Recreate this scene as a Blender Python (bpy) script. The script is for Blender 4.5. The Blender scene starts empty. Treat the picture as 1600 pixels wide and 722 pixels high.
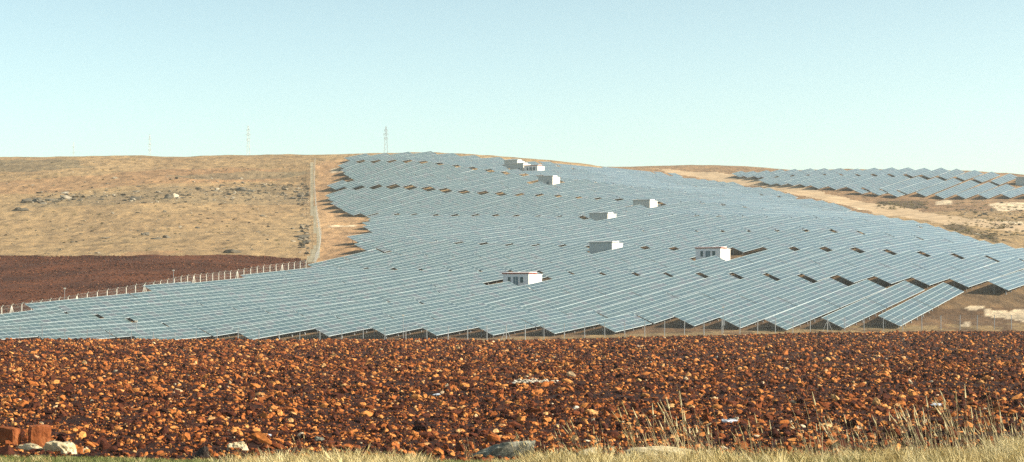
import bpy, bmesh, math, random
import numpy as np
from mathutils import Vector, Matrix, noise
random.seed(7); RNG = np.random.default_rng(11)
S = bpy.context.scene
COL = S.collection

# ------------------------------------------------------------------ camera frame (1600 x 722 photograph)
F, CX, Y0, EYE = 2800.0, 800.0, 478.0, 4.5
TH = math.radians(60.0)
RD = np.array([math.cos(TH), math.sin(TH)])      # along the rows
AD = np.array([math.sin(TH), -math.cos(TH)])     # south, across the rows
PITCH, MOD, SLOPE, TILT, LOW = 7.1, 1.65, 4.0, math.radians(25), 0.50

# ------------------------------------------------------------------ terrain heights
NEARP = [(-300, 2.9), (-40, 2.9), (0, 2.85), (12, 2.7), (20, 2.4), (26, 2.04), (31.5, 1.80), (33, 1.6), (37, .3), (41, .02), (60, 0), (150, -.12)]
COLS = {
 -240: [(240,531),(247,540),(290,500),(330,472),(420,404),(520,345),(610,289),(680,253),(720,246)],
 0:    [(243,531),(250,540),(290,497),(330,468),(420,401),(520,343),(610,288),(680,252),(720,245)],
 240:  [(245,531),(251,546),(300,489),(337,455),(420,402),(520,345),(610,290),(680,254),(720,244)],
 480:  [(253,531),(257,545),(300,500),(400,422),(451,389),(564,338),(631,300),(695,252),(720,244),(740,242)],
 650:  [(259,531),(263,537),(300,497),(373,436),(435,388),(543,343),(608,298),(670,257),(700,246),(725,240),(750,239)],
 850:  [(268,531),(275,527),(300,500),(358,441),(417,394),(521,345),(583,311),(642,282),(700,261),(740,252),(780,249)],
 1100: [(274,525),(280,521),(292,507),(340,446),(397,399),(445,370),(496,345),(555,325),(612,309),(700,301),(760,290),(830,269),(870,260),(920,258)],
 1320: [(281,520),(287,514),(330,450),(377,404),(476,351),(585,339),(640,320),(690,300),(740,280),(780,268),(820,265)],
 1500: [(284,518),(288,514),(321,456),(371,411),(462,371),(500,357),(560,340),(620,325),(680,309),(715,290),(750,272),(790,268)],
 1700: [(287,517),(292,510),(304,488),(323,456),(371,424),(405,403),(480,369),(560,343),(620,327),(680,312),(715,299),(750,286),(790,281)],
}
def pchip(x, y, q):
    x = np.asarray(x, float); y = np.asarray(y, float); q = np.clip(q, x[0], x[-1])
    h = np.diff(x); dl = np.diff(y)/h
    m = np.zeros_like(y)
    for i in range(1, len(x)-1):
        if dl[i-1]*dl[i] > 0:
            w1 = 2*h[i]+h[i-1]; w2 = h[i]+2*h[i-1]
            m[i] = (w1+w2)/(w1/dl[i-1]+w2/dl[i])
    m[0], m[-1] = dl[0], dl[-1]
    k = np.clip(np.searchsorted(x, q, side='right')-1, 0, len(x)-2)
    s = (q-x[k])/h[k]
    return ((2*s**3-3*s**2+1)*y[k] + (s**3-2*s**2+s)*h[k]*m[k] + (-2*s**3+3*s**2)*y[k+1] + (s**3-s**2)*h[k]*m[k+1])
DG = np.concatenate([np.arange(-300, 1000, 1.0), np.arange(1000, 12001, 50.0)])
cx = sorted(COLS); zc = []
for x in cx:
    pts = list(NEARP) + [(d, EYE+(Y0-y)/F*d) for d, y in COLS[x]]
    d1, z1 = pts[-1]
    pts += [(d1+60, z1+2.2), (1250, z1+19), (3000, z1+55), (12000, z1+60)]
    zc.append(pchip([p[0] for p in pts], [p[1] for p in pts], DG))
zc = np.array(zc)
TG = np.arange(-.42, .4201, .004)
tcol = [(x-CX)/F for x in cx]
ZT = np.array([pchip(tcol, zc[:, j], TG) for j in range(len(DG))]).T      # [t, d]
for _ in range(3):                                                        # soften the seams across the slope
    ZT[1:-1] = (ZT[:-2]+2*ZT[1:-1]+ZT[2:])/4
def zlook(X, Y):
    X = np.asarray(X, float); Y = np.asarray(Y, float)
    t = np.clip(np.where(Y > 30, X/np.maximum(Y, 30), X/30.0), TG[0], TG[-1]-1e-6)
    ti = (t-TG[0])/.004; i = np.clip(ti.astype(int), 0, len(TG)-2); fi = ti-i
    Yc = np.clip(Y, DG[0], DG[-1]-1)
    j = np.clip(np.searchsorted(DG, Yc, side='right')-1, 0, len(DG)-2); fj = (Yc-DG[j])/(DG[j+1]-DG[j])
    return (ZT[i, j]*(1-fi)+ZT[i+1, j]*fi)*(1-fj)+(ZT[i, j+1]*(1-fi)+ZT[i+1, j+1]*fi)*fj
# cheap vectorised value noise
_P = RNG.random((256, 256))
def vnoise(x, y):
    x = np.asarray(x, float); y = np.asarray(y, float)
    xi = np.floor(x).astype(int); yi = np.floor(y).astype(int); fx = x-xi; fy = y-yi
    fx = fx*fx*(3-2*fx); fy = fy*fy*(3-2*fy)
    a = _P[xi % 256, yi % 256]; b = _P[(xi+1) % 256, yi % 256]; c = _P[xi % 256, (yi+1) % 256]; d = _P[(xi+1) % 256, (yi+1) % 256]
    return (a*(1-fx)+b*fx)*(1-fy)+(c*(1-fx)+d*fx)*fy
def fbm(x, y, o=4):
    s = 0; a = .5
    for k in range(o):
        s = s+a*vnoise(x*2**k+17*k, y*2**k+31*k); a *= .5
    return s
LIPX = [(p[0]-CX)/F for p in sorted((x, 0) for x in COLS)]
LIPD = [COLS[x][0][0] for x in sorted(COLS)]
def lip(X, Y): return np.interp(np.asarray(X)/np.maximum(Y, 1), LIPX, LIPD)
def gz(X, Y):
    """ground height with its small roughness"""
    X = np.asarray(X, float); Y = np.asarray(Y, float)
    z = zlook(X, Y)
    L = lip(X, Y)
    fld = (Y > 40) & (Y < L)
    z = z + np.where(fld, (fbm(X*1.9, Y*1.9, 3)-.45)*.34*np.clip((Y-40)/8, 0, 1)+(fbm(X*.45, Y*.45, 2)-.4)*.3*np.clip((Y-40)/8, 0, 1)*np.clip((L-Y)/12, 0, 1), 0)
    z = z + np.where(Y <= 40, (fbm(X*1.1, Y*1.1, 3)-.45)*.10+(vnoise(X*.22+9, Y*.22)-.5)*.26*np.clip((Y-18)/8, 0, 1), 0)
    hill = Y > L+2
    z = z + np.where(hill, (fbm(X*.06, Y*.06, 4)-.47)*np.clip((Y-L)/200, 0, 1)*1.6, 0)
    return z
def gz1(X, Y): return float(gz(np.array([X]), np.array([Y]))[0])
def ximg(X, Y): return CX+F*X/Y
def yimg(X, Y, Z): return Y0-F*(Z-EYE)/Y
def inv(px, py, lo=None):
    """ground point seen at a photo position on the hill"""
    t = (px-CX)/F
    d = np.arange(lo or 246, 940, .5)
    y = Y0-F*(zlook(d*t, d)-EYE)/d
    km = int(np.argmin(y)); a_ = np.nonzero(y[:km] > py)[0]
    k = min(int(a_[-1])+1, km) if len(a_) else (0 if py > 400 else km)
    return np.array([d[k]*t, d[k]])
def near(px, py):
    """ground point seen at a photo position on the ploughed field or the verge"""
    t = (px-CX)/F
    d = np.arange(24, 262, .1)
    y = Y0-F*(zlook(d*t, d)-EYE)/d
    k = np.argmax(y <= py)
    return np.array([d[k]*t, d[k]])

def inpoly(px, py, poly):
    px = np.asarray(px, float); py = np.asarray(py, float); r = np.zeros(px.shape, bool)
    n = len(poly)
    for i in range(n):
        x1, y1 = poly[i]; x2, y2 = poly[(i+1) % n]
        if y1 == y2: continue
        c = ((y1 > py) != (y2 > py)) & (px < (x2-x1)*(py-y1)/(y2-y1)+x1)
        r ^= c
    return r
def planpoly(img): return [tuple(inv(*p)) for p in img]

# ------------------------------------------------------------------ materials
def mat(name, rough=.9):
    m = bpy.data.materials.new(name); m.use_nodes = True
    nt = m.node_tree; b = nt.nodes['Principled BSDF']; b.inputs['Roughness'].default_value = rough
    b.inputs['Specular IOR Level'].default_value = .2
    return m, nt, b
def plain(name, c, rough=.8, metal=0, var=.12, scale=4):
    m, nt, b = mat(name, rough); b.inputs['Metallic'].default_value = metal
    tc = nt.nodes.new('ShaderNodeTexCoord'); n = nt.nodes.new('ShaderNodeTexNoise'); n.inputs['Scale'].default_value = scale; n.inputs['Detail'].default_value = 5
    r = nt.nodes.new('ShaderNodeValToRGB')
    r.color_ramp.elements[0].position = .3; r.color_ramp.elements[1].position = .7
    r.color_ramp.elements[0].color = (*[max(0, k*(1-var)) for k in c], 1); r.color_ramp.elements[1].color = (*[min(1, k*(1+var)) for k in c], 1)
    nt.links.new(tc.outputs['Object'], n.inputs['Vector']); nt.links.new(n.outputs['Fac'], r.inputs['Fac']); nt.links.new(r.outputs['Color'], b.inputs['Base Color'])
    return m
def ramp(nt, fac, stops):
    r = nt.nodes.new('ShaderNodeValToRGB'); e = r.color_ramp.elements
    while len(e) > 1: e.remove(e[-1])
    e[0].position = stops[0][0]; e[0].color = (*stops[0][1], 1)
    for p, c in stops[1:]:
        x = e.new(p); x.color = (*c, 1)
    nt.links.new(fac, r.inputs['Fac']); return r.outputs['Color']
def tex(nt, vec, scale, detail=6, rough=.6):
    n = nt.nodes.new('ShaderNodeTexNoise'); n.inputs['Scale'].default_value = scale; n.inputs['Detail'].default_value = detail; n.inputs['Roughness'].default_value = rough
    nt.links.new(vec, n.inputs['Vector']); return n.outputs['Fac']
def mixc(nt, fac, a, b, mode='MIX'):
    m = nt.nodes.new('ShaderNodeMix'); m.data_type = 'RGBA'; m.blend_type = mode
    if isinstance(fac, (int, float)): m.inputs[0].default_value = fac
    else: nt.links.new(fac, m.inputs[0])
    for k, v in ((6, a), (7, b)):
        if isinstance(v, tuple): m.inputs[k].default_value = (*v, 1)
        else: nt.links.new(v, m.inputs[k])
    return m.outputs[2]
def math_(nt, op, a, b=None, c=None):
    m = nt.nodes.new('ShaderNodeMath'); m.operation = op
    for k, v in enumerate((a, b, c)):
        if v is None: continue
        if isinstance(v, (int, float)): m.inputs[k].default_value = v
        else: nt.links.new(v, m.inputs[k])
    return m.outputs[0]
def bump(nt, b, h, dist, strength=1):
    n = nt.nodes.new('ShaderNodeBump'); n.inputs['Distance'].default_value = dist; n.inputs['Strength'].default_value = strength
    nt.links.new(h, n.inputs['Height']); nt.links.new(n.outputs['Normal'], b.inputs['Normal'])

# soil of the ploughed ground
def soil_mat(name, dark, mid, light, sc=2.6):
    m, nt, b = mat(name, .95)
    g = nt.nodes.new('ShaderNodeNewGeometry').outputs['Position']
    c = ramp(nt, tex(nt, g, sc, 9, .8), [(.3, dark), (.5, mid), (.72, light)])
    big = ramp(nt, tex(nt, g, .06, 5), [(.35, (.55, .52, .5)), (.65, (1.35, 1.3, 1.2))])
    nt.links.new(mixc(nt, 1.0, c, big, 'MULTIPLY'), b.inputs['Base Color'])
    bump(nt, b, tex(nt, g, 5, 6, .7), .12)
    return m
M_SOIL = soil_mat('ploughed_soil', (.012, .004, .002), (.034, .010, .004), (.12, .038, .013), 4.5)
M_FARSOIL = soil_mat('far_ploughed_soil', (.032, .009, .003), (.09, .027, .008), (.21, .075, .024), 1.0)

# hillside: colour attribute carries the kind of land and painted table shade, noise adds the weathered detail
def land_mat():
    m, nt, b = mat('hill_land', .95)
    at = nt.nodes.new('ShaderNodeAttribute'); at.attribute_name = 'land'
    g = nt.nodes.new('ShaderNodeNewGeometry').outputs['Position']
    mp = nt.nodes.new('ShaderNodeMapping'); mp.inputs['Scale'].default_value = (1, .35, 1); nt.links.new(g, mp.inputs['Vector'])
    n1 = ramp(nt, tex(nt, mp.outputs[0], .35, 9, .72), [(.32, (.42, .42, .42)), (.5, (1, 1, 1)), (.66, (1.5, 1.45, 1.35))])
    n2 = ramp(nt, tex(nt, mp.outputs[0], .03, 5, .6), [(.3, (.85, .8, .78)), (.7, (1.12, 1.12, 1.1))])
    n3 = ramp(nt, tex(nt, g, 1.4, 6, .8), [(.36, (.45, .45, .42)), (.46, (1, 1, 1))])
    c = mixc(nt, 1, at.outputs['Color'], n1, 'MULTIPLY'); c = mixc(nt, 1, c, n2, 'MULTIPLY'); c = mixc(nt, .6, c, n3, 'MULTIPLY')
    nt.links.new(c, b.inputs['Base Color'])
    bump(nt, b, tex(nt, g, .9, 8, .7), .35)
    return m
M_LAND = land_mat()
M_TRACK = plain('pale_dirt', (.47, .33, .19), .95, 0, .22, .25)
M_ROAD = plain('grey_gravel_road', (.36, .30, .19), .95, 0, .18, .3)
def verge_mat():
    m, nt, b = mat('verge_earth', .95)
    g = nt.nodes.new('ShaderNodeNewGeometry').outputs['Position']
    c = ramp(nt, tex(nt, g, 1.1, 7, .7), [(.3, (.18, .12, .05)), (.5, (.38, .28, .12)), (.7, (.52, .41, .20))])
    gr = ramp(nt, tex(nt, g, .35, 3, .5), [(.56, (0, 0, 0)), (.62, (1, 1, 1))])
    nt.links.new(mixc(nt, gr, c, (.10, .17, .03)), b.inputs['Base Color']); bump(nt, b, tex(nt, g, 8, 6), .05)
    return m
M_VERGE = verge_mat()

# ------------------------------------------------------------------ land polygons (planned in plan view)
TRACK = planpoly([(1030,263),(1130,270),(1185,280),(1240,290),(1330,312),(1400,322),(1470,335),(1600,352),(1700,362),(1700,374),(1600,362),(1480,350),(1400,338),(1330,322),(1260,308),(1180,292),(1100,278),(1040,268)])
SAND = planpoly([(497,252),(540,250),(552,262),(560,290),(540,300),(548,330),(600,347),(600,362),(640,372),(640,395),(600,404),(510,413),(492,412),(500,385),(492,340),(490,300)])
ROADP = planpoly([(487,253),(490,253),(491,280),(491,310),(495,345),(501,372),(502,390),(494,410),(478,410),(484,396),(495,380),(494,372),(488,345),(486,310),(486,280)])
REDF = planpoly([(-260,404),(0,402),(130,399),(260,401),(380,402),(478,402),(479,409),(478,411)]) + planpoly([(470,418),(240,453),(0,495),(-260,500)])
PATCH = [planpoly(p) for p in (
 [(510,266),(530,262),(545,263),(548,269),(512,272)], [(516,352),(530,349),(556,350),(554,355),(518,356)],
 [(1130,275),(1180,282),(1240,291),(1240,295),(1170,288)], [(1460,315),(1475,311),(1490,312),(1488,318),(1464,319)],
 [(1540,486),(1600,487),(1640,492),(1640,503),(1560,498),(1536,492)], [(1508,483),(1534,481),(1536,487),(1512,488)],
 [(1503,504),(1516,504),(1516,509),(1503,509)], [(1560,345),(1640,352),(1640,358),(1570,352)], [(1330,322),(1400,334),(1400,338),(1330,326)],
 [(1545,320),(1600,318),(1620,326),(1560,330)])]
ORANGE = [planpoly(p) for p in ([(-100,290),(150,275),(300,262),(440,262),(440,280),(280,285),(100,300),(-100,310)], [(195,396),(280,394),(280,399),(195,400)], [(505,372),(590,376),(590,392),(505,402)])]
DARKB = [planpoly(p) for p in ([(1470,351),(1500,352),(1560,372),(1562,382),(1520,368),(1475,358)], [(1370,314),(1440,312),(1450,326),(1380,330)])]
ROCKY = planpoly([(20,322),(60,308),(180,300),(300,290),(420,288),(480,292),(480,318),(300,318),(180,322),(60,328)])
GREYB = [planpoly(p) for p in ([(-100,250),(110,250),(150,262),(40,270),(-100,268)], [(250,275),(400,268),(480,266),(480,272),(300,280)])]

# ------------------------------------------------------------------ ground mesh, split into its named surfaces
us = np.concatenate([np.linspace(-1.3, -.34, 26)[:-1], np.arange(-.34, .3401, .00175), np.linspace(.34, 1.3, 26)[1:]])
ys = np.concatenate([np.linspace(-250, 15, 20), np.arange(17, 44, .5), np.arange(44, 120, .6), np.arange(120, 235, 1.0), np.arange(235, 800, 1.15), np.linspace(801, 1000, 50), np.geomspace(1020, 11500, 40)])
UU, YY = np.meshgrid(us, ys); XX = UU*(np.maximum(YY, 0)+30.0*(YY < 1e9)*np.clip(1-YY/400, 0, 1)+0)
ZZ = gz(XX, YY)
ny, nx = XX.shape
def fc(a): return (a[:-1, :-1]+a[1:, :-1]+a[:-1, 1:]+a[1:, 1:])/4
fX, fY = fc(XX), fc(YY); L = lip(fX, fY)
jit = (vnoise(fX*.4, fY*.4)-.5)*2.0+(fbm(fX*.15, fY*.15, 3)-.45)*5*(fY > 300)
cls = np.zeros(fX.shape, int)                                   # 0 hillside
cls[(fY <= 38+jit*.8)] = 1                                         # verge
cls[(fY > 38+jit) & (fY < L)] = 2                               # ploughed field
inr = inpoly(fX+jit, fY+jit*2, REDF) & (cls == 0); cls[inr] = 3
cls[inpoly(fX+jit*.8, fY, TRACK) & (cls == 0)] = 4
cls[inpoly(fX, fY, ROADP) & ((cls == 0) | (cls == 3))] = 5
# land colours per vertex, shade under the tables painted in
land = np.empty(XX.shape+(4,)); land[..., 3] = 1
base = np.array([.315, .213, .105]); n = fbm(XX*.02, YY*.012, 4)[..., None]
land[..., :3] = base*(.85+.35*n)
def paint(mask, c, k=1.0): land[mask, :3] = land[mask, :3]*(1-k)+np.array(c)*k
jv = (fbm(XX*.12, YY*.12, 3)-.45)*14; jx = XX+jv*.5; jy = YY+jv
for p in ORANGE: paint(inpoly(jx, jy, p), (.32, .175, .085), .5)
for p in GREYB: paint(inpoly(jx, jy, p), (.19, .155, .09), .7)
paint(inpoly(jx, jy, ROCKY), (.24, .18, .10), .7)
rgt = (XX/np.maximum(YY, 1) > .05) & (YY > 600); paint(rgt, (.23, .13, .07), .6)
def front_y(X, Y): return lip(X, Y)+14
front = (YY < lip(XX, YY)+22); paint(front, (.14, .078, .038), .85)  # brown front earth, colour lowered further to deepen the shade at row ends
under_table_shade = (YY > front_y(XX, YY)) & (YY < 420) & (XX/np.maximum(YY, 1) > -.26); paint(under_table_shade, (.115, .068, .034), .7)  # shade below the tables painted into the ground colour
fr2 = (YY < lip(XX, YY)+9) & (fbm(XX*.3, YY*.3) > .42); paint(fr2, (.29, .20, .09), .8)
SAND2 = planpoly([(482,262),(489,262),(486,300),(486,345),(493,372),(490,384),(478,398),(466,396),(482,372),(478,340),(480,300)])
paint(inpoly(jx*.4+XX*.6, jy*.5+YY*.5, SAND2), (.40, .27, .14), .85)
paint(inpoly(jx*.5+XX*.5, jy*.5+YY*.5, SAND), (.42, .26, .13), .95)
for p in DARKB: paint(inpoly(jx*.5+XX*.5, jy*.5+YY*.5, p), (.09, .065, .035), .85)
for p in PATCH: paint(inpoly(XX+jv*.35, YY+jv*1.0, p), (.62, .50, .33), .95)
def hideunder(): pass
idx = np.arange(ny*nx).reshape(ny, nx)
V = np.stack([XX, YY, ZZ], -1).reshape(-1, 3); LC = land.reshape(-1, 4)
def submesh(name, mask, material, attr=False):
    q = np.stack([idx[:-1, :-1], idx[:-1, 1:], idx[1:, 1:], idx[1:, :-1]], -1)[mask]
    used, invq = np.unique(q.ravel(), return_inverse=True)
    me = bpy.data.meshes.new(name)
    me.vertices.add(len(used)); me.vertices.foreach_set('co', V[used].ravel().astype(np.float32))
    nf = len(q); me.loops.add(nf*4); me.loops.foreach_set('vertex_index', invq.ravel().astype(np.int32))
    me.polygons.add(nf); me.polygons.foreach_set('loop_start', np.arange(0, nf*4, 4, dtype=np.int32))
    me.polygons.foreach_set('loop_total', np.full(nf, 4, np.int32)); me.polygons.foreach_set('use_smooth', np.ones(nf, bool))
    me.update(calc_edges=True)
    if attr:
        a = me.color_attributes.new('land', 'FLOAT_COLOR', 'POINT'); a.data.foreach_set('color', LC[used].ravel().astype(np.float32))
    me.materials.append(material)
    o = bpy.data.objects.new(name, me); COL.objects.link(o); o['kind'] = 'structure'
    return o
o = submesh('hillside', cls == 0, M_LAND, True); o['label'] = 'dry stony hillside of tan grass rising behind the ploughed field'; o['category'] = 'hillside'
o = submesh('verge', cls == 1, M_VERGE); o['label'] = 'grassy roadside verge along the bottom of the picture'; o['category'] = 'verge'
o = submesh('ploughed_field', cls == 2, M_SOIL); o['label'] = 'freshly ploughed red brown field in front of the solar park'; o['category'] = 'field'
o = submesh('red_field', cls == 3, M_FARSOIL); o['label'] = 'dark red ploughed strip behind the left fence below the tan hill'; o['category'] = 'field'
o = submesh('dirt_track', cls == 4, M_TRACK); o['label'] = 'pale dirt track between the two solar fields'; o['category'] = 'track'
o = submesh('service_road', cls == 5, M_ROAD); o['label'] = 'narrow grey service road climbing the hill beside the fence'; o['category'] = 'road'

# ------------------------------------------------------------------ helpers for things
def thing(name, label, cat, loc=(0, 0, 0), group=None):
    o = bpy.data.objects.new(name, None); COL.objects.link(o); o.location = loc; o.empty_display_size = .3
    o['label'] = label; o['category'] = cat
    if group: o['group'] = group
    return o
def tag(o, label, cat, group=None, kind=None):
    o['label'] = label; o['category'] = cat
    if group: o['group'] = group
    if kind: o['kind'] = kind
    return o
def obj(name, me, parent=None, loc=None):
    o = bpy.data.objects.new(name, me); COL.objects.link(o)
    if parent: o.parent = parent
    if loc is not None: o.location = loc
    return o
class MB:
    def __init__(s): s.v = []; s.f = []; s.mi = []
    def box(s, a, b, mi=0):
        x0, y0, z0 = a; x1, y1, z1 = b; n = len(s.v)
        s.v += [(x0,y0,z0),(x1,y0,z0),(x1,y1,z0),(x0,y1,z0),(x0,y0,z1),(x1,y0,z1),(x1,y1,z1),(x0,y1,z1)]
        s.f += [tuple(n+k for k in q) for q in ((0,3,2,1),(4,5,6,7),(0,1,5,4),(1,2,6,5),(2,3,7,6),(3,0,4,7))]; s.mi += [mi]*6
    def hexa(s, c, mi=0):                       # eight corners in box order
        n = len(s.v); s.v += [tuple(k) for k in c]
        s.f += [tuple(n+k for k in q) for q in ((0,3,2,1),(4,5,6,7),(0,1,5,4),(1,2,6,5),(2,3,7,6),(3,0,4,7))]; s.mi += [mi]*6
    def bar(s, p, q, w, w2=None, sides=5, mi=0):
        p = Vector(p); q = Vector(q); w2 = w if w2 is None else w2
        d = (q-p).normalized(); u = d.orthogonal().normalized(); v = d.cross(u); n = len(s.v)
        for c, r in ((p, w), (q, w2)):
            for k in range(sides):
                a = 2*math.pi*k/sides; s.v.append(tuple(c+u*math.cos(a)*r+v*math.sin(a)*r))
        for k in range(sides):
            s.f.append((n+k, n+(k+1) % sides, n+sides+(k+1) % sides, n+sides+k)); s.mi.append(mi)
        s.f.append(tuple(n+k for k in reversed(range(sides)))); s.mi.append(mi)
        s.f.append(tuple(n+sides+k for k in range(sides))); s.mi.append(mi)
    def mesh(s, name, mats):
        me = bpy.data.meshes.new(name); me.from_pydata(s.v, [], s.f)
        for m in (mats if isinstance(mats, (list, tuple)) else [mats]): me.materials.append(m)
        me.polygons.foreach_set('material_index', s.mi); me.update(); return me

M_STEEL = plain('galvanised_steel', (.30, .31, .31), .6, .3)
M_CONC = plain('pale_concrete', (.66, .62, .52), .85)
M_ALU = plain('aluminium_frame', (.72, .76, .76), .45, 0, .05)
M_BACK = plain('panel_backsheet', (.10, .11, .12), .7)
def panel_mat():
    m, nt, b = mat('solar_glass', .16)
    uv = nt.nodes.new('ShaderNodeUVMap').outputs['UV']
    sp = nt.nodes.new('ShaderNodeSeparateXYZ'); nt.links.new(uv, sp.inputs[0])
    u, v = sp.outputs[0], sp.outputs[1]
    def edge(c, period, half):
        f = math_(nt, 'FRACT', math_(nt, 'DIVIDE', c, period)); d = math_(nt, 'MULTIPLY', math_(nt, 'MINIMUM', f, math_(nt, 'SUBTRACT', 1.0, f)), period)
        return math_(nt, 'LESS_THAN', d, half)
    e = math_(nt, 'MAXIMUM', math_(nt, 'MULTIPLY', edge(u, MOD, .028), .7), math_(nt, 'MAXIMUM', math_(nt, 'MULTIPLY', edge(v, 1.0, .04), .85), edge(v, 4.0, .075)))
    cu = math_(nt, 'FLOOR', math_(nt, 'DIVIDE', u, MOD)); cv = math_(nt, 'FLOOR', v)
    oi = nt.nodes.new('ShaderNodeObjectInfo').outputs['Random']
    cb = nt.nodes.new('ShaderNodeCombineXYZ'); nt.links.new(cu, cb.inputs[0]); nt.links.new(cv, cb.inputs[1]); nt.links.new(math_(nt, 'MULTIPLY', oi, 97.0), cb.inputs[2])
    wn = nt.nodes.new('ShaderNodeTexWhiteNoise'); wn.noise_dimensions = '3D'; nt.links.new(cb.outputs[0], wn.inputs['Vector'])
    cell = ramp(nt, wn.outputs['Value'], [(0, (.066, .100, .108)), (.35, (.076, .118, .120)), (.7, (.086, .126, .124)), (1, (.106, .118, .124))])
    col = mixc(nt, e, cell, (.52, .60, .57)); nt.links.new(col, b.inputs['Base Color'])
    b.inputs['Specular IOR Level'].default_value = .85
    rr = math_(nt, 'MULTIPLY_ADD', wn.outputs['Value'], .06, .17)
    nt.links.new(math_(nt, 'MAXIMUM', rr, math_(nt, 'MULTIPLY', e, .5)), b.inputs['Roughness'])
    return m
M_PANEL = panel_mat()

ct, st = math.cos(TILT), math.sin(TILT)
HW = SLOPE*ct/2
# table space: x along the row, y north (uphill side of the panel), z up
def pnt(x, s, h=0): return (x, -HW+s*ct-h*st, LOW+s*st+h*ct)
_arr = {}
def array_mesh(n):
    if n in _arr: return _arr[n]
    l = n*MOD; me = bpy.data.meshes.new('panel_array')
    c = [pnt(0,0), pnt(l,0), pnt(l,SLOPE), pnt(0,SLOPE), pnt(0,0,.045), pnt(l,0,.045), pnt(l,SLOPE,.045), pnt(0,SLOPE,.045)]
    me.from_pydata(c, [], [(0,3,2,1),(4,5,6,7),(0,1,5,4),(1,2,6,5),(2,3,7,6),(3,0,4,7)])
    for m in (M_PANEL, M_ALU, M_BACK): me.materials.append(m)
    me.polygons.foreach_set('material_index', [2, 0, 1, 1, 1, 1])
    uvl = me.uv_layers.new(name='UVMap')
    for k, q in zip(range(4, 8), ((0, 0), (l, 0), (l, SLOPE), (0, SLOPE))): uvl.data[k].uv = q
    me.update(); _arr[n] = me; return me
_leg = {}
def leg_mesh(back):
    if back in _leg: return _leg[back]
    m = MB(); s = 3.1 if back else .8
    x, y, z = pnt(0, s); m.box((-.05, y-.05, -.9), (.05, y+.05, z-.14)); m.box((-.09, y-.1, -.9), (.09, y+.1, -.0))
    _leg[back] = m.mesh('leg', M_STEEL); return _leg[back]
_fr = {}
def frame_mesh(n, legs):
    key = (n, legs)
    if key in _fr: return _fr[key]
    m = MB(); l = n*MOD
    def beam(s, d=.1):
        a0 = pnt(.02, s-.04, -.14); m.hexa([pnt(.02, s-.03, -.13), pnt(l-.02, s-.03, -.13), pnt(l-.02, s+.03, -.13), pnt(.02, s+.03, -.13), pnt(.02, s-.03, -.012), pnt(l-.02, s-.03, -.012), pnt(l-.02, s+.03, -.012), pnt(.02, s+.03, -.012)])
    for s in (.5, 1.5, 2.5, 3.5): beam(s)
    x = 1.2
    while x < l:
        m.hexa([pnt(x-.04, .2, -.22), pnt(x+.04, .2, -.22), pnt(x+.04, 3.8, -.22), pnt(x-.04, 3.8, -.22), pnt(x-.04, .2, -.132), pnt(x+.04, .2, -.132), pnt(x+.04, 3.8, -.132), pnt(x-.04, 3.8, -.132)])
        if legs:
            for s in (.8, 3.1):
                _, y, z = pnt(0, s); m.box((x-.05, y-.05, -.9), (x+.05, y+.05, z-.14))
        x += 3.3
    _fr[key] = m.mesh('support_frame', M_STEEL); return _fr[key]

ORD = ['zeroth','first','second','third','fourth','fifth','sixth','seventh','eighth','ninth','tenth','eleventh','twelfth','thirteenth','fourteenth','fifteenth','sixteenth','seventeenth','eighteenth','nineteenth']
TENS = {20: ('twenty', 'twentieth'), 30: ('thirty', 'thirtieth'), 40: ('forty', 'fortieth'), 50: ('fifty', 'fiftieth'), 60: ('sixty', 'sixtieth')}
def ordw(n):
    if n < 20: return ORD[n]
    a, b = TENS[n//10*10]; return b if n % 10 == 0 else a+'-'+ORD[n % 10]

# ------------------------------------------------------------------ kiosks (placed first: the rows stop around them)
KIOSKS = [  # left x, base y (photo), windows, label
 (786, 452, True, 'white kiosk with red fascia, lowest on the slope nearest the ploughed field'),
 (1087, 411, True, 'white kiosk with door and two windows standing right of the large plain grey-sided kiosk'),
 (921, 401, False, 'large plain grey-sided kiosk in mid slope left of the windowed kiosk'),
 (921, 351, False, 'plain grey-sided kiosk directly up the slope from the large mid-slope one'),
 (989, 329, False, 'plain grey-sided kiosk standing farthest right on the upper slope'),
 (841, 291, False, 'small grey-sided kiosk alone among the upper rows below the hilltop cluster'),
 (819, 270, True, 'small windowed kiosk, lowest and rightmost of the hilltop cluster'),
 (797, 266, False, 'small plain kiosk in the middle of the hilltop cluster'),
 (788, 261, False, 'small plain kiosk at the very crest, top of the hilltop cluster'),
 (1587, 289, False, 'grey kiosk at the right picture edge on the crest of the far right solar field'),
]
KW, KL, KH = 5.7, 5.4, 3.1
kplace = []
for kx, ky, win, lab in KIOSKS:
    p = inv(kx, ky); r = float(p@RD); a = float(p@AD)          # north-west corner
    kplace.append((r, a, win, lab, p))
M_WALL = plain('white_render', (.74, .76, .78), .8, 0, .05, 1.5)
M_WALL2 = plain('grey_metal_siding', (.46, .52, .52), .6, 0, .06, 1.5)
M_CREAM = plain('cream_metal', (.80, .74, .64), .6, 0, .05, 1.5)
M_FASC = plain('red_brown_fascia', (.28, .08, .06), .7)
M_ROOF = plain('pale_roof', (.70, .62, .58), .8, 0, .08, 2)
M_DOOR = plain('blue_grey_door', (.12, .20, .24), .5)
M_GLASS = plain('dark_window_glass', (.04, .10, .12), .2)
def M4(xa, ya, za, o):
    m = Matrix.Identity(4)
    for c, v in enumerate((xa, ya, za, o)):
        for r_ in range(3): m[r_][c] = v[r_]
    return m
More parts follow.
